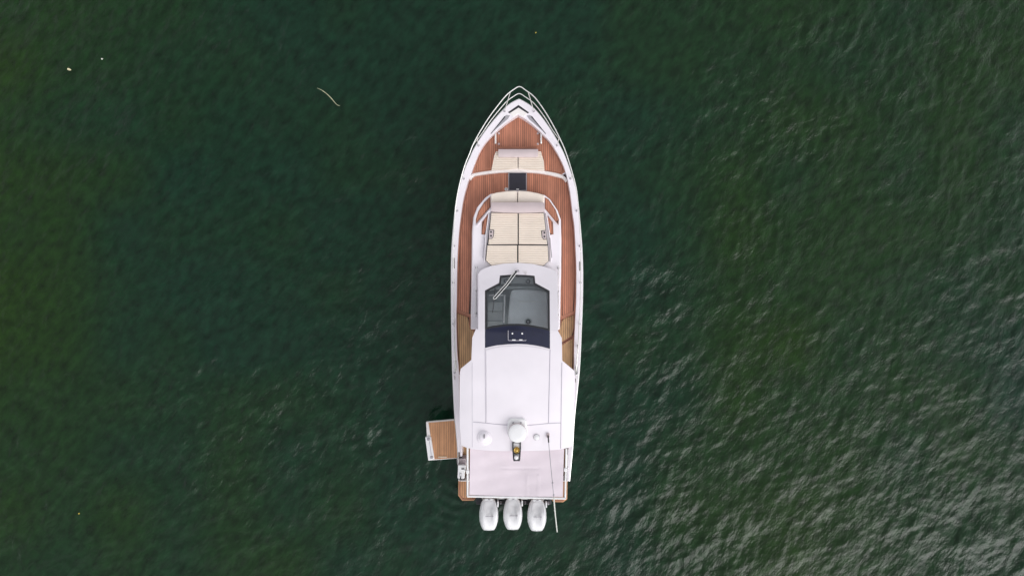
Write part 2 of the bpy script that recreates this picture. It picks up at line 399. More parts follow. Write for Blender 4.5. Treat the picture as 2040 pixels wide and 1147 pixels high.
# hull shell: sheer, flare knuckle, chine, keel
ys = [198.3, 200, 204, 210, 218, 228, 240, 255, 272, 292, 313, 335, 360, 390, 420, 450, 480, 510, 543, 580, 620, 660, 700, 740, 783, 825, 860, 896, 930, 957]
lo = resample_y(LO, ys); ro = resample_y(RO, ys)
bm = bmesh.new(); secs = []
for (lx, y), (rx_, _) in zip(lo, ro):
    z = zs(y); L = P(lx, y, z); R = P(rx_, y, z); c = (L+R)/2; hw = (R-L).length/2
    t = max(0.0, min(1.0, (y-198.3)/230.0)); e = t**0.55          # 0 at the stem
    back = -1.5*(1-t)**1.5                                        # stem rake
    def pt(sx, k, zz, bk): return Vector((c.x+sx*hw*k, c.y+bk*back*-1*-1, zz))
    kz = 0.95*z*0.55
    row = [L+Vector((0, 0, -0.005)), pt(-1, 0.90+0.075*e, z*0.55, 0.35), pt(-1, 0.62+0.31*e, 0.28+0.30*(1-t), 0.75), pt(-1, 0.45+0.45*e, 0.02+0.3*(1-t), 0.8), pt(0, 0, -0.65+0.7*(1-t)**2, 1.0),
           pt(1, 0.45+0.45*e, 0.02+0.3*(1-t), 0.8), pt(1, 0.62+0.31*e, 0.28+0.30*(1-t), 0.75), pt(1, 0.90+0.075*e, z*0.55, 0.35), R+Vector((0, 0, -0.005))]
    secs.append([bm.verts.new(v) for v in row])
for A, B in zip(secs, secs[1:]):
    for k in range(8):
        f = bm.faces.new((A[k], A[k+1], B[k+1], B[k])); f.material_index = 1 if k in (3, 4) else 0
f = bm.faces.new(secs[-1])
hull = finish('hull', bm, ['hull', 'bottom'], yacht, ang=30)

# bulwark cap: one C-shaped moulding running round the bow
LOs, ROs, LIs, RIs = s2(LO), s2(RO), s2(LI), s2(RI)
LOs = [p for p in LOs if p[1] < 911]; LIs = [p for p in LIs if p[1] < 909]
loop = LOs[::-1]+ROs[1:]+RIs[::-1]+LIs
loop = [loop[0]]+[p for a, p in zip(loop, loop[1:]) if abs(a[0]-p[0])+abs(a[1]-p[1]) > 0.05]
cap = slab('bulwark', [loop], lambda x, y: zs(y)+0.03, 'gel', yacht, t=0.42, bevel=0.025, stepy=40)
# rub rail along the sheer
for line in (LO, RO):
    tubeobj('rub_rail', [P(x, y, zs(y)-0.12)+Vector((0.0, 0, 0)) for x, y in s2(line, 2)], 0.025, 'steel', hull)

# decks under the teak
ZF, ZM, ZA, ZC, ZP = 2.02, 1.84, 1.74, 1.05, 0.55
foreL = [p for p in LI if p[1] < 346]; foreR = [p for p in RI if p[1] < 347]
F_reg = [(1032, 229), (1035, 229.3)]+foreR+[(1126, 343), (1117.5, 348.5), (1084.8, 342.5), (1058, 339.5), (1032, 338), (1005, 339), (978, 341.5), (955, 345), (940, 347)]+foreL[:0:-1]
slab('foredeck', inset(F_reg, -2.5), ZF, 'gel', yacht, t=0.20)
planking(F_reg, ZF, yacht)
midL = [p for p in LI if 346 <= p[1] < 619]; midR = [p for p in RI if 350 < p[1] < 619]
M_reg = [(938, 346)]+midL[1:]+[(909.3, 619), (936, 629.4), (941, 629), (942, 455), (947, 432), (958, 410), (972, 396), (990, 388), (1032, 384), (1075, 388), (1092, 398), (1108, 420), (1115, 440), (1116, 634), (1146.5, 622)]+midR[::-1]+[(1129, 352), (1117.5, 349), (1084.8, 343), (1032, 338), (978, 342), (950, 345)]
slab('side_deck', inset(M_reg, -2.0), ZM, 'teak_m', yacht, t=0.12)
planking(M_reg, ZM, yacht)
AL = [(909, 620.5), (936, 631), (937, 651), (947, 660), (947, 742), (914.5, 744), (910.5, 700)]
AR1 = [(1146.3, 623.5), (1119, 634.5), (1112, 658), (1112, 689), (1118, 684), (1144, 667.5)]
AR2 = [(1143.8, 670), (1120, 684.5), (1113, 690.5), (1113, 744), (1143, 744), (1143.5, 700)]
for rg in (AL, AR1, AR2):
    slab('side_deck', inset(rg, -1.5), ZA, 'teak_m', yacht, t=0.15); planking(rg, ZA, yacht, 'teak_a', margin=1.6)
CK = [(912, 742), (1147, 742), (1138, 930), (1136, 958), (917, 958), (914, 930)]
slab('cockpit_floor', CK, ZC, 'gel2', yacht, t=0.1)
planking(inset(CK, 4), ZC, yacht, 'teak_a', margin=2.0)
# swim platform with the engine notch
SP = [(913.2, 925), (912.7, 986.8), (920.6, 996.7), (944, 996.7), (948.5, 991), (1098, 993), (1102, 999.3), (1122, 999.8), (1130, 994), (1131.2, 925)]
slab('swim_platform', SP, ZP, 'teak_o', yacht, t=0.16, bevel=0.02)
planking(inset([(914, 926), (913.5, 986), (921, 995.5), (943.5, 995.5), (948, 990), (948, 926)], 0.8), ZP, yacht, 'teak_o', margin=2.2)
planking(inset([(1098, 926), (1098, 992), (1102.5, 998), (1121.5, 998.5), (1129, 993), (1130, 926)], 0.8), ZP, yacht, 'teak_o', margin=2.2)
box('engine_well_shade', (P(1023, 985, 0)+Vector((0, 0.15, 0.42))), (2.5, 0.5, 0.7), 'black', yacht, bevel=0.03)  # black block filling the engine well, stands in for its deep shadow

# bow: anchor locker chevron, recesses, handles
slab('anchor_locker_lid', [(1015.5, 225.4), (1033, 214.6), (1050.5, 225.8), (1044, 233.5), (1033, 226.8), (1022, 233)], lambda x, y: zs(y)+0.045, 'gel2', yacht, t=0.05, bevel=0.012)
slab('locker_gap', [(1012, 224), (1033, 209.5), (1054, 224.5), (1051.5, 226.5), (1034, 216), (1033, 215.8), (1032, 216), (1015, 226.2)], lambda x, y: zs(y)+0.0335, 'black', yacht, t=0.02)
for rec in ([(977.3, 266.6), (1005, 232), (1009, 229.5), (1016, 230.5), (1012, 237), (992, 254)], [(1088, 267), (1060, 232), (1056, 229.7), (1049.5, 230.5), (1054, 238), (1073, 254)]):
    slab('bow_recess', rec, lambda x, y: zs(y)+0.0335, 'greyp', yacht, t=0.02)
    e = (rec[0], rec[1]); k = 1 if rec[0][0] < 1030 else -1
    slab('recess_edge', [rec[0], rec[1], (rec[1][0]+2.2*k, rec[1][1]+1), (rec[0][0]+1.6*k, rec[0][1])], lambda x, y: zs(y)+0.037, 'black', yacht, t=0.01)
for hx in (987.2, 1078):
    g = part('grab_handle', yacht)
    tubeobj('bar', smoothline([P(hx, 266.5, ZF+0.02), P(hx, 267.5, ZF+0.085), P(hx, 276, ZF+0.10), P(hx, 284.5, ZF+0.085), P(hx, 285.5, ZF+0.02)], 5), 0.029, 'rail', g)
    sg = 1 if hx < 1030 else -1
    for yy in (266, 287):
        lathe('deck_fitting', P(hx+sg*6.6, yy, ZF+0.014), [(0.034, 0), (0.034, 0.012), (0.024, 0.022)], 'bolster', yacht, n=14)
slab('locker_hinge', [(993, 292.6), (1070.5, 292.6), (1070.5, 296), (993, 296)], ZF+0.05, 'teak_m', yacht, t=0.05, bevel=0.008)
# sofa facing aft on the foredeck
slab('bow_seat_base', [(979, 340), (984.5, 310), (988, 302), (1078, 302), (1083.5, 326), (1084.5, 341)], ZF+0.10, 'gel2', yacht, t=0.10, bevel=0.01)
cushion('seat_cushion', [(979, 339.3), (984.7, 311), (988.5, 302), (1031.3, 302), (1031.3, 335.7)], ZF+0.22, 0.125, yacht, period=3.55)
cushion('seat_cushion', [(1033.2, 335.7), (1033.2, 302), (1077.4, 302), (1083.5, 322), (1084.8, 340)], ZF+0.22, 0.125, yacht, period=3.55)
slab('seat_bolster', [(992.8, 297.2), (1072, 297.2), (1072.3, 311), (1069, 313.4), (996, 313.4), (992.5, 311)], lambda x, y: ZF+0.36-0.0006*(y-303)**2, 'bolster', yacht, t=0.14, bevel=0.035, seg=3, stepy=3)
# lip across the deck
lipF = [(934, 355), (938, 349), (945, 345), (978, 339.7), (1005, 336.8), (1032, 335.6), (1058, 337), (1084.8, 340.4), (1105, 344), (1117.5, 347.5), (1126, 352.5), (1130, 358)]
lipB = [(1128, 363), (1122, 356), (1114, 352.6), (1084.8, 346), (1058, 343.2), (1032, 342.2), (1005, 342.8), (978, 345), (950, 349), (942, 352.5), (937, 359)]
slab('deck_lip', s2(lipF, 3)+s2(lipB, 3), ZF+0.03, 'gel2', yacht, t=0.25, bevel=0.015)
# deck hatch
hh = part('deck_hatch', yacht)
slab('frame', [[(1012.6, 341.5), (1049.4, 341.5), (1049.4, 380.2), (1012.6, 380.2)], [(1015, 345.5), (1047.2, 345.5), (1047.2, 378), (1015, 378)]], ZM+0.055, 'greyp', hh, t=0.05, bevel=0.006)
slab('lid', [(1014.2, 344.8), (1048, 344.8), (1048, 378.8), (1014.2, 378.8)], ZM+0.062, 'hatchglass', hh, t=0.03, bevel=0.008)
box('latch', P(1031.3, 377.2, ZM+0.07), (0.08, 0.03, 0.03), 'plastic', hh, bevel=0.006)
dr = part('deck_drain', yacht)
lathe('ring', P(1008.7, 377.3, ZM+0.016), [(0.055, 0), (0.055, 0.012), (0.048, 0.016)], 'steel', dr, n=18)
lathe('cap', P(1008.7, 377.3, ZM+0.03), [(0.026, 0), (0.026, 0.008), (0.02, 0.01)], 'greyp', dr, n=14)

# trunk cabin (coachroof) around the forward sunpad
ZT = 2.28
T_reg = [(977.4, 386.4), (966.8, 394), (951, 412.7), (943.5, 432.6), (941, 459.6), (940, 543), (938.5, 655), (957, 656), (957, 546), (966, 538), (980, 532.5), (1005, 529), (1032, 528), (1058, 529), (1084, 532.5), (1098, 538), (1107, 546), (1107, 658), (1115, 655), (1117.5, 543), (1118, 479.5), (1117, 437), (1111, 419.8), (1096, 397), (1084.8, 388.5), (1060, 383), (1032, 380.5), (1003, 382.5)]
slab('coachroof', T_reg, lambda x, y: ZT+0.00*(x), 'gel', yacht, t=0.50, draft=0.05, bevel=0.035, seg=3)
for rg in ([(976.7, 391.6), (977.6, 412), (948.5, 446), (948, 437), (953, 421), (964.4, 402.9)], [(1085.4, 393), (1093, 397.4), (1107, 418), (1113.6, 437), (1112.6, 448.6), (1085.4, 415.5)]):
    planking(rg, ZT, yacht, 'teak', margin=1.2, spacing=4.3)
for rg in ([(974, 424.5), (968.3, 467.6), (959.3, 467), (960, 442.8)], [(1089, 427.5), (1101.5, 442.8), (1102.7, 466.5), (1094.2, 468.6)]):
    planking(rg, ZT, yacht, 'teak', margin=1.0, spacing=4.3)
# moulded rims beside the sunpad
for rg in ([(977.5, 414), (980, 420), (975, 424), (969, 470), (966.5, 522), (964, 522), (966.5, 470), (973, 424), (948.5, 450)], [(1085, 417), (1083, 421), (1087.5, 425), (1094.5, 472), (1096.5, 522), (1099, 522), (1096.5, 471), (1090, 426), (1112, 452)]):
    slab('sunpad_coaming', rg, ZT+0.07, 'gel', yacht, t=0.07, bevel=0.012)
for a, b in (((966, 472.4), (961.8, 513.6)), ((1095.6, 473.8), (1099.4, 513.6))):
    tubeobj('side_slot', [P(*a, ZT+0.075), P(*b, ZT+0.075)], 0.012, 'greyp', yacht)
# forward-facing seat back and sunpad
cushion('backrest_cushion', [(977.8, 387), (990, 383.4), (1010, 380.6), (1030, 379.8), (1030, 404), (978.5, 404)], ZT+0.16, 0.16, yacht, bevel=0.03)
cushion('backrest_cushion', [(1031.6, 379.8), (1052, 381), (1072, 384.8), (1084.6, 388.9), (1083.6, 404), (1031.6, 404)], ZT+0.16, 0.16, yacht, bevel=0.03)
slab('backrest_bolster', [(978.8, 404.5), (981, 403.2), (1082, 403.2), (1084.5, 404.8), (1085.2, 420), (1083, 422), (1058, 423), (1032, 423.6), (1004, 422.8), (981, 421.4), (978.4, 419.5)], lambda x, y: ZT+0.34-0.0004*(y-412)**2, 'bolster', yacht, t=0.32, bevel=0.05, seg=4, stepy=3)
slab('sunpad_base', [(978, 424), (1084, 424.5), (1091.5, 487), (1093.8, 520), (1082, 530.3), (1032, 524.6), (980, 530.3), (967.2, 519), (970.5, 487)], ZT+0.03, 'black', yacht, t=0.05)
cushion('sunpad_cushion', [(979, 424.3), (1031.2, 425.6), (1031.2, 486), (973, 486.6)], ZT+0.13, 0.11, yacht, period=3.6)
cushion('sunpad_cushion', [(1033.6, 425.6), (1083, 424.8), (1090.3, 486.8), (1033.6, 486.2)], ZT+0.13, 0.11, yacht, period=3.6)
cushion('sunpad_cushion', [(971.2, 489), (1030.2, 488.8), (1030.2, 523.4), (1005, 525.3), (980, 529.2), (968.4, 519)], ZT+0.13, 0.11, yacht, period=3.6)
cushion('sunpad_cushion', [(1033, 488.9), (1091, 489.5), (1092.8, 520), (1082, 529.4), (1058, 525.5), (1033, 523.5)], ZT+0.13, 0.11, yacht, period=3.6)
for sg, cx, cy in ((1, 974.8, 466.3), (-1, 1088, 467.8)):
    g = part('cup_holder', yacht)
    slab('trim', [(cx-0.2*sg, cy-9.4), (cx+9.4*sg, cy-8.6), (cx+9.8*sg, cy-7), (cx+8.6*sg, cy+5), (cx+4.8*sg, cy+9.4), (cx-0.8*sg, cy+9.4)], ZT+0.137, 'black', g, t=0.03)
    slab('plate', [(cx-0.2*sg, cy-8.4), (cx+8.2*sg, cy-7.6), (cx+7.6*sg, cy+4.6), (cx+4.2*sg, cy+8.4), (cx-0.8*sg, cy+8.4)], ZT+0.147, 'bolster', g, t=0.03, bevel=0.006)
    for dy in (-4.2, 3.4):
        lathe('cup_well', P(cx+3.4*sg, cy+dy, ZT+0.146), [(0.03, 0), (0.03, 0.005), (0.026, 0.006)], 'black', g, n=14)

# superstructure: raked windscreen frame, tinted glass, navy roof band, hardtop
def zr(x, y):
    base = lerp([(523, 2.42), (548, 2.62), (600, 3.06), (640, 3.34), (660, 3.45), (700, 3.56), (750, 3.63), (820, 3.64), (900, 3.58)], y)
    dx = abs(x-1030); d = 8.5e-6*dx*dx
    if dx > 92: d += 0.0024*(dx-92)
    return base-d*(0.4+0.6*min(1, max(0, (y-530)/120)))
frameU = [(952.6, 656.5), (952.6, 546), (957, 539), (965, 534.5), (978, 529.6), (1004, 525), (1032, 523.5), (1058, 525.2), (1082, 530.2), (1097, 535), (1106, 540), (1111, 547), (1111.6, 659)]
glassO = [(1095.6, 659), (1095, 579), (1066.5, 563.5), (1065, 549.2), (1048, 547.6), (1030.7, 547), (1012, 547.4), (996, 548.6), (994, 563.5), (966, 578.5), (966, 656.5)]
slab('windscreen_surround', frameU+glassO, zr, 'gel', yacht, t=0.14, bevel=0.02, stepx=14, stepy=12, ang=28)
arcT = [(966, 656.6), (980, 653), (1001, 650), (1016, 648.8), (1032, 648.6), (1046, 649.6), (1060.6, 651.6), (1078, 655), (1095.6, 659)]
arcB = [(1095.6, 694.6), (1080, 690.4), (1067.7, 688), (1050, 685.6), (1032, 684.7), (1010, 685.6), (989.5, 687.6), (976, 690.3), (966, 693)]
ws = part('windscreen', yacht)
gin = inset(glassO+arcT[1:-1], 4.0)
slab('pane', glassO+arcT[1:-1], lambda x, y: zr(x, y)-0.022, 'glass', ws, t=0.006, stepx=16, stepy=14)
slab('black_border', [glassO+arcT[1:-1], gin], lambda x, y: zr(x, y)-0.010, 'black', ws, t=0.011, stepx=16, stepy=14)
nb = part('roof_glass_band', yacht)
slab('panel', arcT+arcB, lambda x, y: zr(x, y)-0.012, 'navy', nb, t=0.04, stepx=10, stepy=8)
slab('sunroof_hatch', [(1013, 658), (1047.5, 658), (1047.5, 677), (1013, 677)], lambda x, y: zr(x, y)+0.006, 'navy', nb, t=0.02, bevel=0.006)
tubeobj('hatch_trim', [P(x, y, zr(x, y)+0.012) for x, y in ((1012.4, 658), (1012.3, 667), (1012.4, 676.5), (1013.5, 678), (1030, 678), (1047, 678), (1048.4, 676.8))], 0.010, 'seam', nb)
for x in (1020.8, 1040.2): lathe('knob', P(x, 664, zr(x, 664)), [(0.026, 0), (0.026, 0.025), (0.016, 0.035)], 'plastic', nb, n=14)
for x in (1023.6, 1037.4): box('clip', P(x, 676.8, zr(x, 676.8)+0.015), (0.10, 0.03, 0.03), 'plastic', nb, bevel=0.006)

roofL = [(948, 655.5), (944.7, 662.6), (940.8, 672.6), (939, 716.7), (917.7, 734.4), (916, 742), (915.6, 790), (915.8, 840), (919, 887)]
roofA = [(929, 891), (941, 894), (958, 896), (975, 897), (1003, 897.8), (1032, 898), (1075, 897.2), (1100, 896), (1117.5, 894.5), (1131, 891.5)]
roofR = [(1140, 887.5), (1143.4, 830), (1145, 785), (1145.3, 750), (1143.8, 738), (1120, 718), (1119.2, 673), (1111.8, 659)]
ht = slab('hardtop', roofL+roofA+roofR+[(1095.6, 659)]+arcB+[(966, 656.5)], zr, 'gel', yacht, t=0.13, bevel=0.03, seg=3, stepx=13, stepy=14, ang=28)
def seam(pts, r=0.007, m='seam'):
    tubeobj('panel_seam', [P(x, y, zr(x, y)+0.001) for x, y in pts], r, m, ht, sides=6)
dense = lambda a, b, n=14: [(a[0]+(b[0]-a[0])*i/n, a[1]+(b[1]-a[1])*i/n) for i in range(n+1)]
seam(dense((966.3, 694), (967.5, 842))); seam(dense((1096, 696), (1092.5, 843)), 0.012); seam(dense((940.5, 722), (941, 890)), 0.004)
seam(dense((1119.4, 722), (1117, 893)), 0.009)
seam(s2([(942.6, 840), (968, 842.3), (990, 844.6), (1011, 846), (1030, 846.6), (1050.6, 846.6), (1072, 845), (1092, 843), (1117.5, 842)], 3), 0.010)
slab('sunroof_panel', [(968.5, 697), (980, 693.2), (1000, 689.8), (1032, 688), (1066, 691), (1082, 694), (1094, 697.4), (1091, 841), (1070, 843.2), (1050, 844.8), (1030, 844.9), (1010, 844.2), (990, 842.8), (969.4, 840.4)], lambda x, y: zr(x, y)+0.016, 'gel', ht, t=0.03, stepx=12, stepy=14, bevel=0.008)

# cabin sides with dark windows, standing on the coachroof sides
def wall(name, line, z0, ztop, m, parent, th=0.05, off=0.0):
    bm = bmesh.new(); prev = None; s = -1 if line[0][0] < 1030 else 1
    for x, y in line:
        t = P(x, y, ztop(x, y)); t = Vector((t.x+s*off, t.y, t.z))
        r = [bm.verts.new(t), bm.verts.new((t.x, t.y, z0)), bm.verts.new((t.x-s*th, t.y, z0)), bm.verts.new((t.x-s*th, t.y, t.z))]
        if prev:
            for k in range(4): bm.faces.new((prev[k], prev[(k+1) % 4], r[(k+1) % 4], r[k]))
        else: bm.faces.new(r)
        prev = r
    bm.faces.new(prev[::-1]); return finish(name, bm, m, parent)
for s_, ln in ((-1, [(957.5, 548), (957.5, 580), (957.5, 620), (956, 655)]), (1, [(1106.8, 548), (1106.8, 580), (1106.8, 620), (1107.5, 658)])):
    wl_ = wall('cabin_side', ln, ZT-0.1, lambda x, y: zr(x, y)-0.10, 'gel', yacht)
    wall('side_window', ln[1:], ZT+0.10, lambda x, y: zr(x, y)-0.22, 'navy', wl_, th=0.03, off=0.004)
for s_, ln in ((-1, [(948, 660), (944, 690), (943.5, 715)]), (1, [(1112, 660), (1115, 690), (1116, 715)])):
    wl_ = wall('cabin_side', ln, ZC, lambda x, y: zr(x, y)-0.10, 'gel', yacht)
    wall('side_window', ln, ZA+0.75, lambda x, y: zr(x, y)-0.25, 'navy', wl_, th=0.03, off=0.004)
for ln in ([(921, 846), (921.5, 872)], [(1139, 846), (1138, 872)]):
    wall('hardtop_pillar', ln, ZC, lambda x, y: zr(x, y)-0.09, 'gel', yacht, th=0.09)

# interior seen through the windscreen
slab('cabin_floor', [(955, 545), (1108, 545), (1112, 745), (945, 745)], 1.12, 'floor', yacht, t=0.06)
slab('dashboard', [(960, 545), (990, 536), (1032, 532), (1075, 536), (1102, 545), (1101, 580), (1066, 566), (1030, 564.5), (996, 566), (962, 580)], 2.10, 'dash', yacht, t=0.12, bevel=0.02)
slab('dashboard_shelf', [(960, 570), (1102, 570), (1101, 582), (1070, 577), (1030, 575), (990, 577), (961, 582)], 1.98, 'dash', yacht, t=0.2, bevel=0.02)
for x, y in ((1008.2, 559.8), (1052, 560.6)):
    v = part('defrost_vent', yacht)
    lathe('ring', P(x, y, 2.10), [(0.075, 0), (0.075, 0.02), (0.055, 0.026)], 'black', v, n=18); lathe('cap', P(x, y, 2.124), [(0.04, 0), (0.04, 0.01), (0.03, 0.012)], 'greyp', v, n=14)
cons = part('helm_console', yacht)
slab('top', [(1018, 580), (1024, 577.5), (1050, 576.5), (1075, 578), (1090, 582), (1092, 600), (1092, 655), (1012, 655), (1013, 620), (1015.5, 592)], 2.27, 'dash2', cons, t=0.85, bevel=0.05, seg=3)
box('ledge', P(1053, 600, 2.285), (0.62, 0.05, 0.025), 'plastic', cons, bevel=0.008)
lathe('speaker_ring', P(1052.3, 640.5, 2.27), [(0.115, 0), (0.115, 0.016), (0.10, 0.02)], 'dash', cons, n=26)
lathe('speaker_rim', P(1052.3, 640.5, 2.29), [(0.078, 0), (0.078, 0.012), (0.06, 0.016)], 'black', cons, n=24)
lathe('speaker_cap', P(1052.3, 640.5, 2.306), [(0.035, 0), (0.035, 0.008), (0.025, 0.012)], 'greyp', cons, n=16)
comp = part('companionway', yacht)
slab('well', [(968, 583), (1004, 583), (1004, 654), (968, 654)], 1.85, 'floor', comp, t=0.7)
for i, (y0, y1) in enumerate(((590, 600.5), (601.5, 619.5), (620.5, 638.5), (639.5, 653))):
    slab('step', [(972, y0), (1001.5, y0), (1001.5, y1), (972, y1)], 1.96+0.05*(i % 2), 'floor' if i == 0 else 'dash', comp, t=0.12, bevel=0.01)
box('handrail', P(988, 587.8, 2.25), (0.45, 0.045, 0.035), 'plastic', comp, bevel=0.012)
tubeobj('door_track', [P(1005.3, 587, 2.25), P(1005, 610, 2.25), P(1003.6, 643, 2.25)], 0.026, 'plastic', comp)
slab('side_lining', [(956, 578), (968, 578), (968, 656), (956, 656)], 2.15, 'dash', yacht, t=0.3)

# windscreen wiper
wp_ = part('wiper', yacht)
za = lambda x, y, dz=0.05: P(x, y, zr(x, y)+dz)
for d in (-2.8, 2.8):
    tubeobj('arm', [za(1028+d*0.8, 541+d*0.5), za(1010+d*0.7, 566+d*0.3, 0.07), za(985+d*0.8, 594+d*0.4, 0.05)], 0.013, 'rail', wp_, sides=6)
tubeobj('arm_spine', [za(1028, 541, 0.045), za(1010, 566, 0.055), za(985, 594, 0.04)], 0.018, 'black', wp_, sides=6)
tubeobj('arm_end', [za(982.8, 593, 0.05), za(984, 596, 0.05), za(987, 595, 0.05)], 0.014, 'rail', wp_, sides=6)
tubeobj('blade', [za(986.5, 570, 0.012), za(984.5, 596, 0.02), za(981.5, 622, 0.012)], 0.010, 'black', wp_, sides=6)
box('motor_cap', za(1030.5, 540.5, 0.03), (0.12, 0.07, 0.06), 'greyp', wp_, rz=0.5, bevel=0.012)
box('pivot', za(1028, 541, 0.04), (0.05, 0.06, 0.06), 'black', wp_, rz=0.5, bevel=0.01)

# handrails on the coachroof sides
for x0, x1, y0, y1, posts in ((948.8, 948, 530, 631, (533, 579, 624)), (1112.2, 1111.2, 528.5, 633, (534, 580, 627))):
    g = part('handrail', yacht)
    tubeobj('bar', [P(x0, y0, ZT+0.09), P((x0+x1)/2, (y0+y1)/2, ZT+0.09), P(x1, y1, ZT+0.09)], 0.014, 'steel', g)
    for y in posts:
        tubeobj('post', [P(x0+(x1-x0)*(y-y0)/(y1-y0), y, ZT-0.01), P(x0+(x1-x0)*(y-y0)/(y1-y0), y, ZT+0.09)], 0.014, 'steel', g)
        lathe('foot', P(x0+(x1-x0)*(y-y0)/(y1-y0), y, ZT), [(0.035, 0), (0.035, 0.01), (0.022, 0.02)], 'greyp', g, n=12)

# bow rail and side rail
def rail_pt(x, y, k=1.0):
    p = P(x, y, zs(y)+0.03); h = lerp([(198, 0.85), (300, 0.72), (350, 0.55), (430, 0.34), (540, 0.20), (745, 0.14)], y)*k
    fl = lerp([(198, 0.15), (300, 0.02), (330, 0)], y)*k
    s = -1 if x < 1031 else 1
    inn = lerp([(198, 0), (260, 0.02), (420, 0.03), (520, 0.07), (745, 0.10)], y)
    c = abs(x-1034)/20.0
    return p+Vector((-s*inn*min(1, c), fl, h))
br = part('bow_rail', yacht)
path = [p for p in LO if p[1] < 745][::-1]+[p for p in RO[1:] if p[1] < 745]
pts = [rail_pt(x, y) for x, y in path]
pts[0] = pts[0]-Vector((0, 0, 0.13)); pts[-1] = pts[-1]-Vector((0, 0, 0.13))
tubeobj('top_rail', smoothline(pts, 5), 0.0155, 'rail', br)
path2 = [p for p in LO if p[1] < 300][::-1]+[p for p in RO[1:] if p[1] < 300]
pts2 = [rail_pt(x, y, 0.46) for x, y in path2]; pts2[0] = rail_pt(*path2[0], 0.95); pts2[-1] = rail_pt(*path2[-1], 0.95)
tubeobj('mid_rail', smoothline(pts2, 5), 0.0135, 'rail', br)
for line, inx in ((LO, 1), (RO, -1)):
    tab = [(p[1], p[0]) for p in line]
    for yb, yt in ((222, 208), (290, 286), (356, 353), (420, 418), (490, 490), (563, 563), (645, 645), (742, 739)):
        x = lerp(tab, yb); foot = P(x+inx*(4.5 if yb < 300 else 3.6), yb, zs(yb)+0.03)
        tubeobj('stanchion', [foot, rail_pt(lerp(tab, yt), yt)], 0.012, 'rail', br)
        lathe('stanchion_foot', foot, [(0.034, -0.005), (0.034, 0.012), (0.02, 0.03)], 'greyp', br, n=12)
# fairleads and cleats on the caps
for x, y, ln in ((903.6, 524, 0.34), (907.5, 728, 0.34), (1156, 530, 0.30), (1148.3, 738, 0.26)):
    g = part('fairlead', yacht)
    slab('plate', [(x-2.4, y-ln*32), (x+2.4, y-ln*32), (x+2.4, y+ln*32), (x-2.4, y+ln*32)], lambda a, b_: zs(b_)+0.038, 'steel', g, t=0.02, bevel=0.006)
    slab('opening', [(x-1.2, y-ln*27), (x+1.2, y-ln*27), (x+1.2, y+ln*27), (x-1.2, y+ln*27)], lambda a, b_: zs(b_)+0.0415, 'black', g, t=0.01)
for x, y in ((905.5, 752), (1147.5, 758), (1151, 690), (904.5, 640)):
    g = part('cleat', yacht)
    tubeobj('horn', [P(x, y-4, zs(y)+0.09), P(x, y+4, zs(y)+0.09)], 0.013, 'steel', g)
    for d in (-1.5, 1.5): tubeobj('leg', [P(x, y+d, zs(y)+0.02), P(x, y+d, zs(y)+0.09)], 0.014, 'greyp', g)

# roof gear
rd = part('radar', yacht); rc = P(1030.6, 861.5, zr(1030, 862)); 
slab('mount', [(1014, 838), (1018, 834.5), (1043, 834.5), (1047, 838), (1049, 850), (1048, 866), (1013, 866), (1012, 850)], lambda x, y: zr(x, y)+0.10, 'plastic', rd, t=0.12, draft=0.03, bevel=0.03)
rcc = P(1030.6, 860.6, zr(1030, 862)+0.1)
lathe('dome', rcc, [(0.25, -0.03), (0.268, 0.02), (0.272, 0.10), (0.266, 0.14), (0.252, 0.165), (0.236, 0.176), (0.12, 0.186), (0.03, 0.188)], ['plastic', 'bolster'], rd, n=40, mats_by=[1, 1, 1, 0, 0, 0, 0, 0])
for x in (1022, 1038): box('bracket', P(x, 841.5, zr(x, 841)+0.11), (0.05, 0.03, 0.03), 'greyp', rd, rz=0.4 if x < 1030 else -0.4, bevel=0.006)
dm = part('satellite_dome', yacht); dc = P(966, 871.5, zr(966, 871)-0.02)
lathe('base', dc, [(0.21, 0), (0.215, 0.02), (0.20, 0.05), (0.17, 0.06)], 'gel', dm, n=32)
lathe('dome', P(965.4, 870.5, zr(966, 871)+0.035), [(0.165, 0), (0.158, 0.025), (0.135, 0.055), (0.09, 0.08), (0.04, 0.092), (0.01, 0.095)], 'gel', dm, n=32)
box('fin', P(964.6, 868.4, zr(965, 869)+0.14), (0.020, 0.12, 0.05), 'black', dm, bevel=0.004)
gp = part('gps_puck', yacht); lathe('puck', P(1068.8, 870, zr(1069, 870)-0.01), [(0.085, 0), (0.085, 0.03), (0.07, 0.06), (0.035, 0.075)], 'plastic', gp, n=24)
lathe('rim', P(1068.8, 870, zr(1069, 870)-0.01), [(0.095, 0), (0.092, 0.02), (0.085, 0.022)], 'greyp', gp, n=24)
an = part('whip_antenna', yacht); z0 = zr(1092, 868)
box('base', P(1091.8, 866.8, z0+0.03), (0.085, 0.12, 0.07), 'bolster', an, bevel=0.01)
tubeobj('ferrule', [P(1092, 866.5, z0+0.07), P(1092.6, 874, z0+0.10), P(1093, 881, z0+0.13)], 0.020, 'black', an)
apts = [P(1093, 881, z0+0.13), P(1096.5, 920, z0+0.19), P(1100.5, 960, z0+0.24), P(1103.2, 990, z0+0.27)]
tubeobj('lower_rod', apts, 0.010, 'greyp', an, sides=6)
tubeobj('upper_rod', [P(1103.2, 990, z0+0.27), P(1105.4, 1016.6, z0+0.30), P(1110, 1059, z0+0.34)], 0.020, 'petal', an, sides=8, r1=0.016)
for x, y in ((1100.6, 961), (1102.8, 985), (1105.4, 1016)): lathe('joint', P(x, y, z0+0.225+0.0005*(y-960)), [(0.026, 0), (0.026, 0.03), (0.018, 0.045)], 'petal' if y > 1000 else 'greyp', an, n=10)
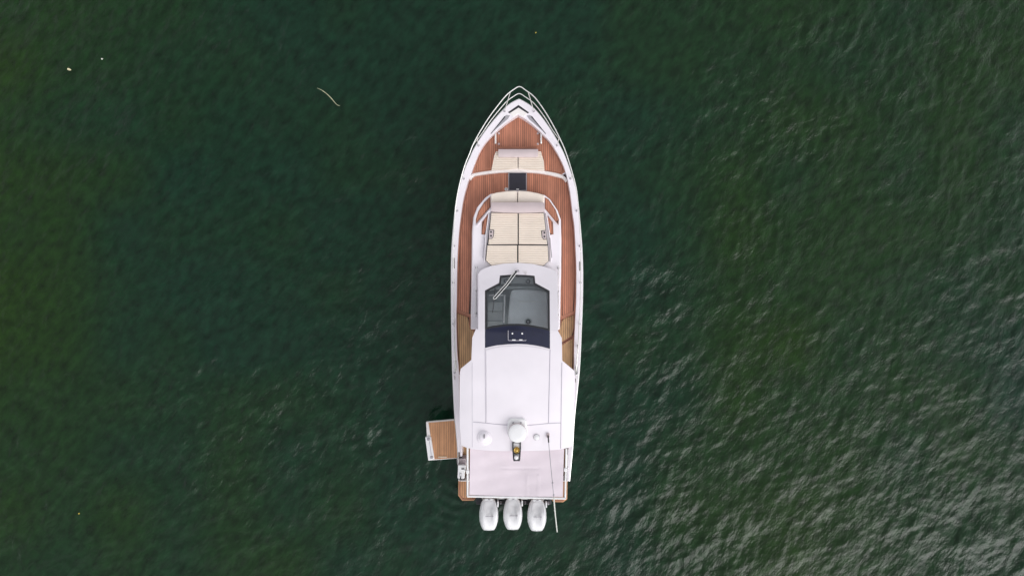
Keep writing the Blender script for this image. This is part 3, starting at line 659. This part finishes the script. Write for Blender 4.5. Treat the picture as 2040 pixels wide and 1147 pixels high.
# horn and light carrier hanging off the aft edge
ca = part('light_bracket', yacht); zb = 3.62
for x0, x1 in ((1021.8, 1023.2), (1036.6, 1035.2)):
    tubeobj('side_bar', [P(x0, 879.5, zb+0.03), P(x0, 893, zb+0.03), P(x1, 914, zb+0.03), P((x1+1029)/2, 917.4, zb+0.03)], 0.020, 'black', ca)
for y in (881, 903, 916.5):
    tubeobj('cross_bar', [P(1022.5, y, zb+0.02), P(1036, y, zb+0.02)], 0.018, 'black', ca)
slab('tray', [(1023, 880), (1035.5, 880), (1034.5, 915), (1024, 915)], zb, 'plastic', ca, t=0.03)
lathe('horn', P(1029.2, 895.4, zb), [(0.09, 0), (0.088, 0.06), (0.075, 0.085), (0.05, 0.07), (0.03, 0.10), (0.012, 0.11)], 'brass', ca, n=26)
lathe('anchor_light', P(1028.5, 909.6, zb), [(0.06, 0), (0.06, 0.07), (0.05, 0.11), (0.02, 0.125)], 'plastic', ca, n=20)
lathe('light_ring', P(1028.5, 909.6, zb), [(0.072, 0), (0.072, 0.04), (0.062, 0.045)], 'greyp', ca, n=20)

# aft awning on its frame
aw = part('awning', yacht)
def zaw(x, y):
    u = (x-1030)/95.0; v = (y-892)/97.0
    w_ = 0.005*math.sin(u*9+v*3)*math.sin(v*7+1)+0.003*math.sin(u*17-v*5)+0.003*math.sin(u*4+v*21)
    if abs(y-932.5) < 1.2 and abs(x-1036) < 38: w_ -= 0.012
    for fx in (985, 1050, 1072):
        if abs(x-fx) < 1.0 and y > 945: w_ += 0.010
    return 3.30-0.05*(1-u*u)*math.sin(math.pi*max(0, min(1, v)))+w_-0.05*v
slab('canvas', [(936.5, 891), (1124, 892), (1123, 915), (1122, 950), (1121.3, 989), (1030, 988), (935, 985)], zaw, 'awning', aw, t=0.012, stepx=3.2, stepy=2.6, ang=60)
tubeobj('frame_bar', [P(931.4, 890, 3.27), P(931.6, 940, 3.25), P(931.6, 987.5, 3.22)], 0.030, 'plastic', aw)
tubeobj('frame_bar', [P(1128, 893, 3.27), P(1127, 940, 3.25), P(1126, 991.5, 3.22)], 0.028, 'plastic', aw)
tubeobj('frame_bar', [P(930.5, 987.8, 3.23), P(1030, 989.8, 3.23), P(1127, 992.2, 3.23)], 0.032, 'plastic', aw)
for x, y, t in ((931.6, 939, 926.5), (1126.5, 935, 1131)):
    tubeobj('support_pole', [P(x, y, 3.24), P(t, y-3, 1.7)], 0.020, 'rail', aw)
    box('clamp', P(x, y, 3.26), (0.09, 0.10, 0.06), 'plastic', aw, bevel=0.012)

# stern quarters
slab('stern_locker', [(912.6, 926), (927.8, 926), (927.2, 938), (925.8, 939), (924.8, 953), (911.4, 952)], 1.72, 'plastic', yacht, zbot=ZP-0.05, bevel=0.025)
slab('side_pad', [(909.8, 913), (928, 913), (928, 925.6), (911, 925.6)], 1.60, 'nonskid', yacht, t=0.5, bevel=0.01)
box('shore_socket', P(922, 933.3, 1.725), (0.085, 0.035, 0.02), 'black', yacht, bevel=0.005)
sk = part('fuel_filler', yacht)
box('flap', P(917.8, 945.5, 1.73), (0.06, 0.12, 0.03), 'greyp', sk, bevel=0.008); box('flap_inner', P(917.8, 944.5, 1.742), (0.03, 0.07, 0.02), 'plastic', sk, bevel=0.004)
tubeobj('hose', [P(917.8, 948, 1.73), P(917.7, 951, 1.74), P(917.5, 953.5, 1.66)], 0.016, 'black', sk)
tubeobj('gate_hinge', [P(915, 911.2, 1.70), P(921, 910.6, 1.70)], 0.028, 'black', yacht)
slab('stern_bulwark', [(1129.5, 896), (1139, 896), (1134, 957), (1129.5, 957)], 1.745, 'gel', yacht, zbot=ZP-0.05, bevel=0.02)
slab('stern_bulwark', [(914.3, 845), (918, 845), (921, 908), (917, 909)], 1.79, 'gel', yacht, t=0.9, bevel=0.015)
tubeobj('stern_rail', [P(1126.8, 934, 1.75), P(1128.5, 933, 2.0), P(1129.5, 905, 2.0)], 0.018, 'steel', yacht)

# fold-down side platform
pf = part('side_platform', yacht); ZB = 0.95
slab('tray', [(848.5, 840), (905, 835.2), (910, 860), (917, 912.2), (852.8, 917)], ZB, 'gel2', pf, t=0.14, bevel=0.02)
planking([(853.8, 841.6), (904.6, 837.4), (909, 860), (915.8, 911), (864.8, 914.4)], ZB, pf, 'teak_o', spacing=3.6, gap=0.5, margin=0)
slab('handle_bar', [(846.8, 870), (858.6, 869), (865.6, 915), (853, 917)], ZB+0.06, 'plastic', pf, t=0.10, bevel=0.03)
for x, y in ((853.8, 874), (860, 910)): lathe('bolt_cap', P(x, y, ZB+0.055), [(0.055, 0), (0.055, 0.016), (0.042, 0.024)], 'greyp', pf, n=16)
tubeobj('groove', [P(855.3, 878, ZB+0.06), P(859, 905, ZB+0.06)], 0.010, 'seam', pf)
for y0 in (908.0, 910.0): tubeobj('foot_rail', [P(873, y0, ZB+0.022), P(890, y0-0.4, ZB+0.022)], 0.010, 'teak_a' if y0 < 909 else 'petal', pf)
for y in (850, 900): tubeobj('hinge_arm', [P(912, y, ZB-0.02), P(922, y, ZB-0.02)], 0.03, 'greyp', pf)

# outboards
def outline(pts): return pts+[(-x, y) for x, y in pts[::-1]]
OB = outline([(0.5, 0), (7, 0.2), (11, 2.2), (14.5, 8), (17.3, 18), (18.8, 28), (19, 37), (18.2, 46), (15.6, 55), (13, 60.5), (10, 64), (0.5, 64.8)])
def outboard(cx, y0, ztop=1.62):
    g = part('outboard_motor', yacht)
    bm = bmesh.new(); rings = []
    levels = [(-0.62, 0.74, 0, 1.5), (-0.52, 0.90, 0, 0.8), (-0.38, 0.97, 0, 0), (-0.22, 1.0, 0, 0), (-0.13, 0.985, 0.3, 0), (-0.09, 0.90, 1.2, 0.2), (-0.035, 0.80, 1.8, 0.5), (-0.012, 0.75, 1.9, 0.7), (0.0, 0.68, 1.9, 0.7), (0.003, 0.4, 1.9, 0.7)]
    for dz, k, ox, oy in levels:
        z = ztop+dz; r = []
        for x, y in OB:
            yy = 32+(y-32)*(k*0.6+0.4 if k > 0.75 else k)
            drop = 0.17*max(0, (30-y)/30.0)**1.3+0.05*max(0, (y-45)/20.0)**2
            r.append(bm.verts.new(P(cx+ox+x*k, y0+yy+oy, z-drop*(1 if dz > -0.3 else 0.3))))
        rings.append(r)
    n_ = len(OB)
    for i, (A, B) in enumerate(zip(rings, rings[1:])):
        for k in range(n_):
            f = bm.faces.new((A[k], A[(k+1) % n_], B[(k+1) % n_], B[k]))
            f.material_index = 2 if i < 1 else (1 if i < 5 else 0)
    bm.faces.new(rings[0][::-1]); bm.faces.new(rings[-1])
    ob = finish('cowling', bm, ['cowl', 'cowlside', 'red'], g, ang=60)
    zt = ztop+0.004
    box('crease', P(cx+1.5, y0+36.4, zt), (0.26, 0.018, 0.012), 'greyp', g, bevel=0.003)
    slab('badge_plate', [(cx-9.2, y0+3.0), (cx-6, y0+1.2), (cx+6, y0+1.2), (cx+9.2, y0+3.0), (cx+8, y0+5), (cx-8, y0+5)], ztop-0.09, 'cowlside', g, t=0.06, bevel=0.01)
    box('latch', P(cx+1, y0+3.2, ztop-0.08), (0.07, 0.03, 0.02), 'greyp', g, bevel=0.004)
    box('side_fin', P(cx+18.4, y0+11, ztop-0.22), (0.05, 0.18, 0.16), 'cowl', g, bevel=0.015)
    # leg, bracket and gearcase going down into the water
    c = P(cx, y0+26, 0)
    box('midsection', (c.x, c.y, 0.58), (0.26, 0.48, 0.95), 'cowl', g, bevel=0.06)
    box('bracket', (c.x, c.y+0.42, 0.75), (0.34, 0.62, 0.5), 'black', g, bevel=0.04)
    box('cavitation_plate', (c.x, c.y-0.15, 0.02), (0.34, 0.75, 0.035), 'cowl', g, bevel=0.012)
    lathe('gearcase', (c.x, c.y-0.05, -0.55), [(0.03, -0.1), (0.13, 0.05), (0.12, 0.3), (0.09, 0.58)], 'cowl', g, n=16)
outboard(973.6, 991.4); outboard(1021.6, 990.2); outboard(1069.6, 992.8)
tubeobj('steering_rod', [P(960, 992, 1.05), P(1020, 991.5, 1.05), P(1084, 994, 1.05)], 0.025, 'steel', yacht)
for x, y in ((998, 995), (1046, 995.5), (1091, 996)): lathe('rigging_tube', P(x, y, 0.55), [(0.04, 0), (0.04, 0.35), (0.03, 0.4)], 'greyp', yacht, n=12)

# ------------------------------------------------------------ things adrift on the water
def adrift(name, px, py, la, lb, rot, m, label, cat, group=None):
    zc = wz(px, py)+0.006; c = P(px, py, zc); bm = bmesh.new(); n_ = 14; top = []; bot = []
    for k in range(n_):
        a = 2*math.pi*k/n_; u = math.cos(a)*la; v = math.sin(a)*lb*(1-0.35*math.cos(a))
        x, y = u*math.cos(rot)-v*math.sin(rot), u*math.sin(rot)+v*math.cos(rot)
        top.append(bm.verts.new(c+Vector((x, y, 0.010+0.25*lb*(abs(v)/lb)**2)))); bot.append(bm.verts.new(c+Vector((x, y, -0.02))))
    ct = bm.verts.new(c+Vector((0, 0, 0.006)))
    for k in range(n_):
        bm.faces.new((top[k], top[(k+1) % n_], ct)); bm.faces.new((top[k], bot[k], bot[(k+1) % n_], top[(k+1) % n_]))
    bm.faces.new(bot[::-1]); o = finish(name, bm, m, None, org=c)
    o['label'] = label; o['category'] = cat
    if group: o['group'] = group
adrift('floating_leaf', 138, 138.7, 0.066, 0.034, -0.25, 'leaf', 'pale cream oval leaf floating on open water, largest of the drifting leaves', 'leaf')
adrift('floating_petal', 203.4, 117.8, 0.028, 0.024, 0.3, 'petal', 'tiny white petal floating beside the pale oval leaf', 'petal')
adrift('floating_leaf', 1067.5, 65.5, 0.025, 0.016, 0.6, 'leafy', 'tiny yellow leaf floating ahead of the yacht bow', 'leaf')
adrift('floating_leaf', 157.5, 1022, 0.025, 0.018, 1.1, 'leafy', 'tiny yellow leaf adrift on the water far behind the side platform', 'leaf')
rp = smoothline([(632, 175.8, 0), (640, 179.5, 0), (650, 186.5, 0), (659, 195, 0), (667, 204.5, 0), (672, 209.5, 0), (677, 211, 0)], 4)
bm = bmesh.new(); pts = [P(p.x, p.y, wz(p.x, p.y)+0.012) for p in rp]
nn = len(pts); tube(bm, pts[:nn//2+1], 0.005, 6, 0.014); tube(bm, pts[nn//2:], 0.014, 6, 0.005)
o = finish('reed_stem', bm, 'reed', None, org=pts[nn//2]); o['label'] = 'long thin bleached reed stem floating off the yacht bow'; o['category'] = 'reed'
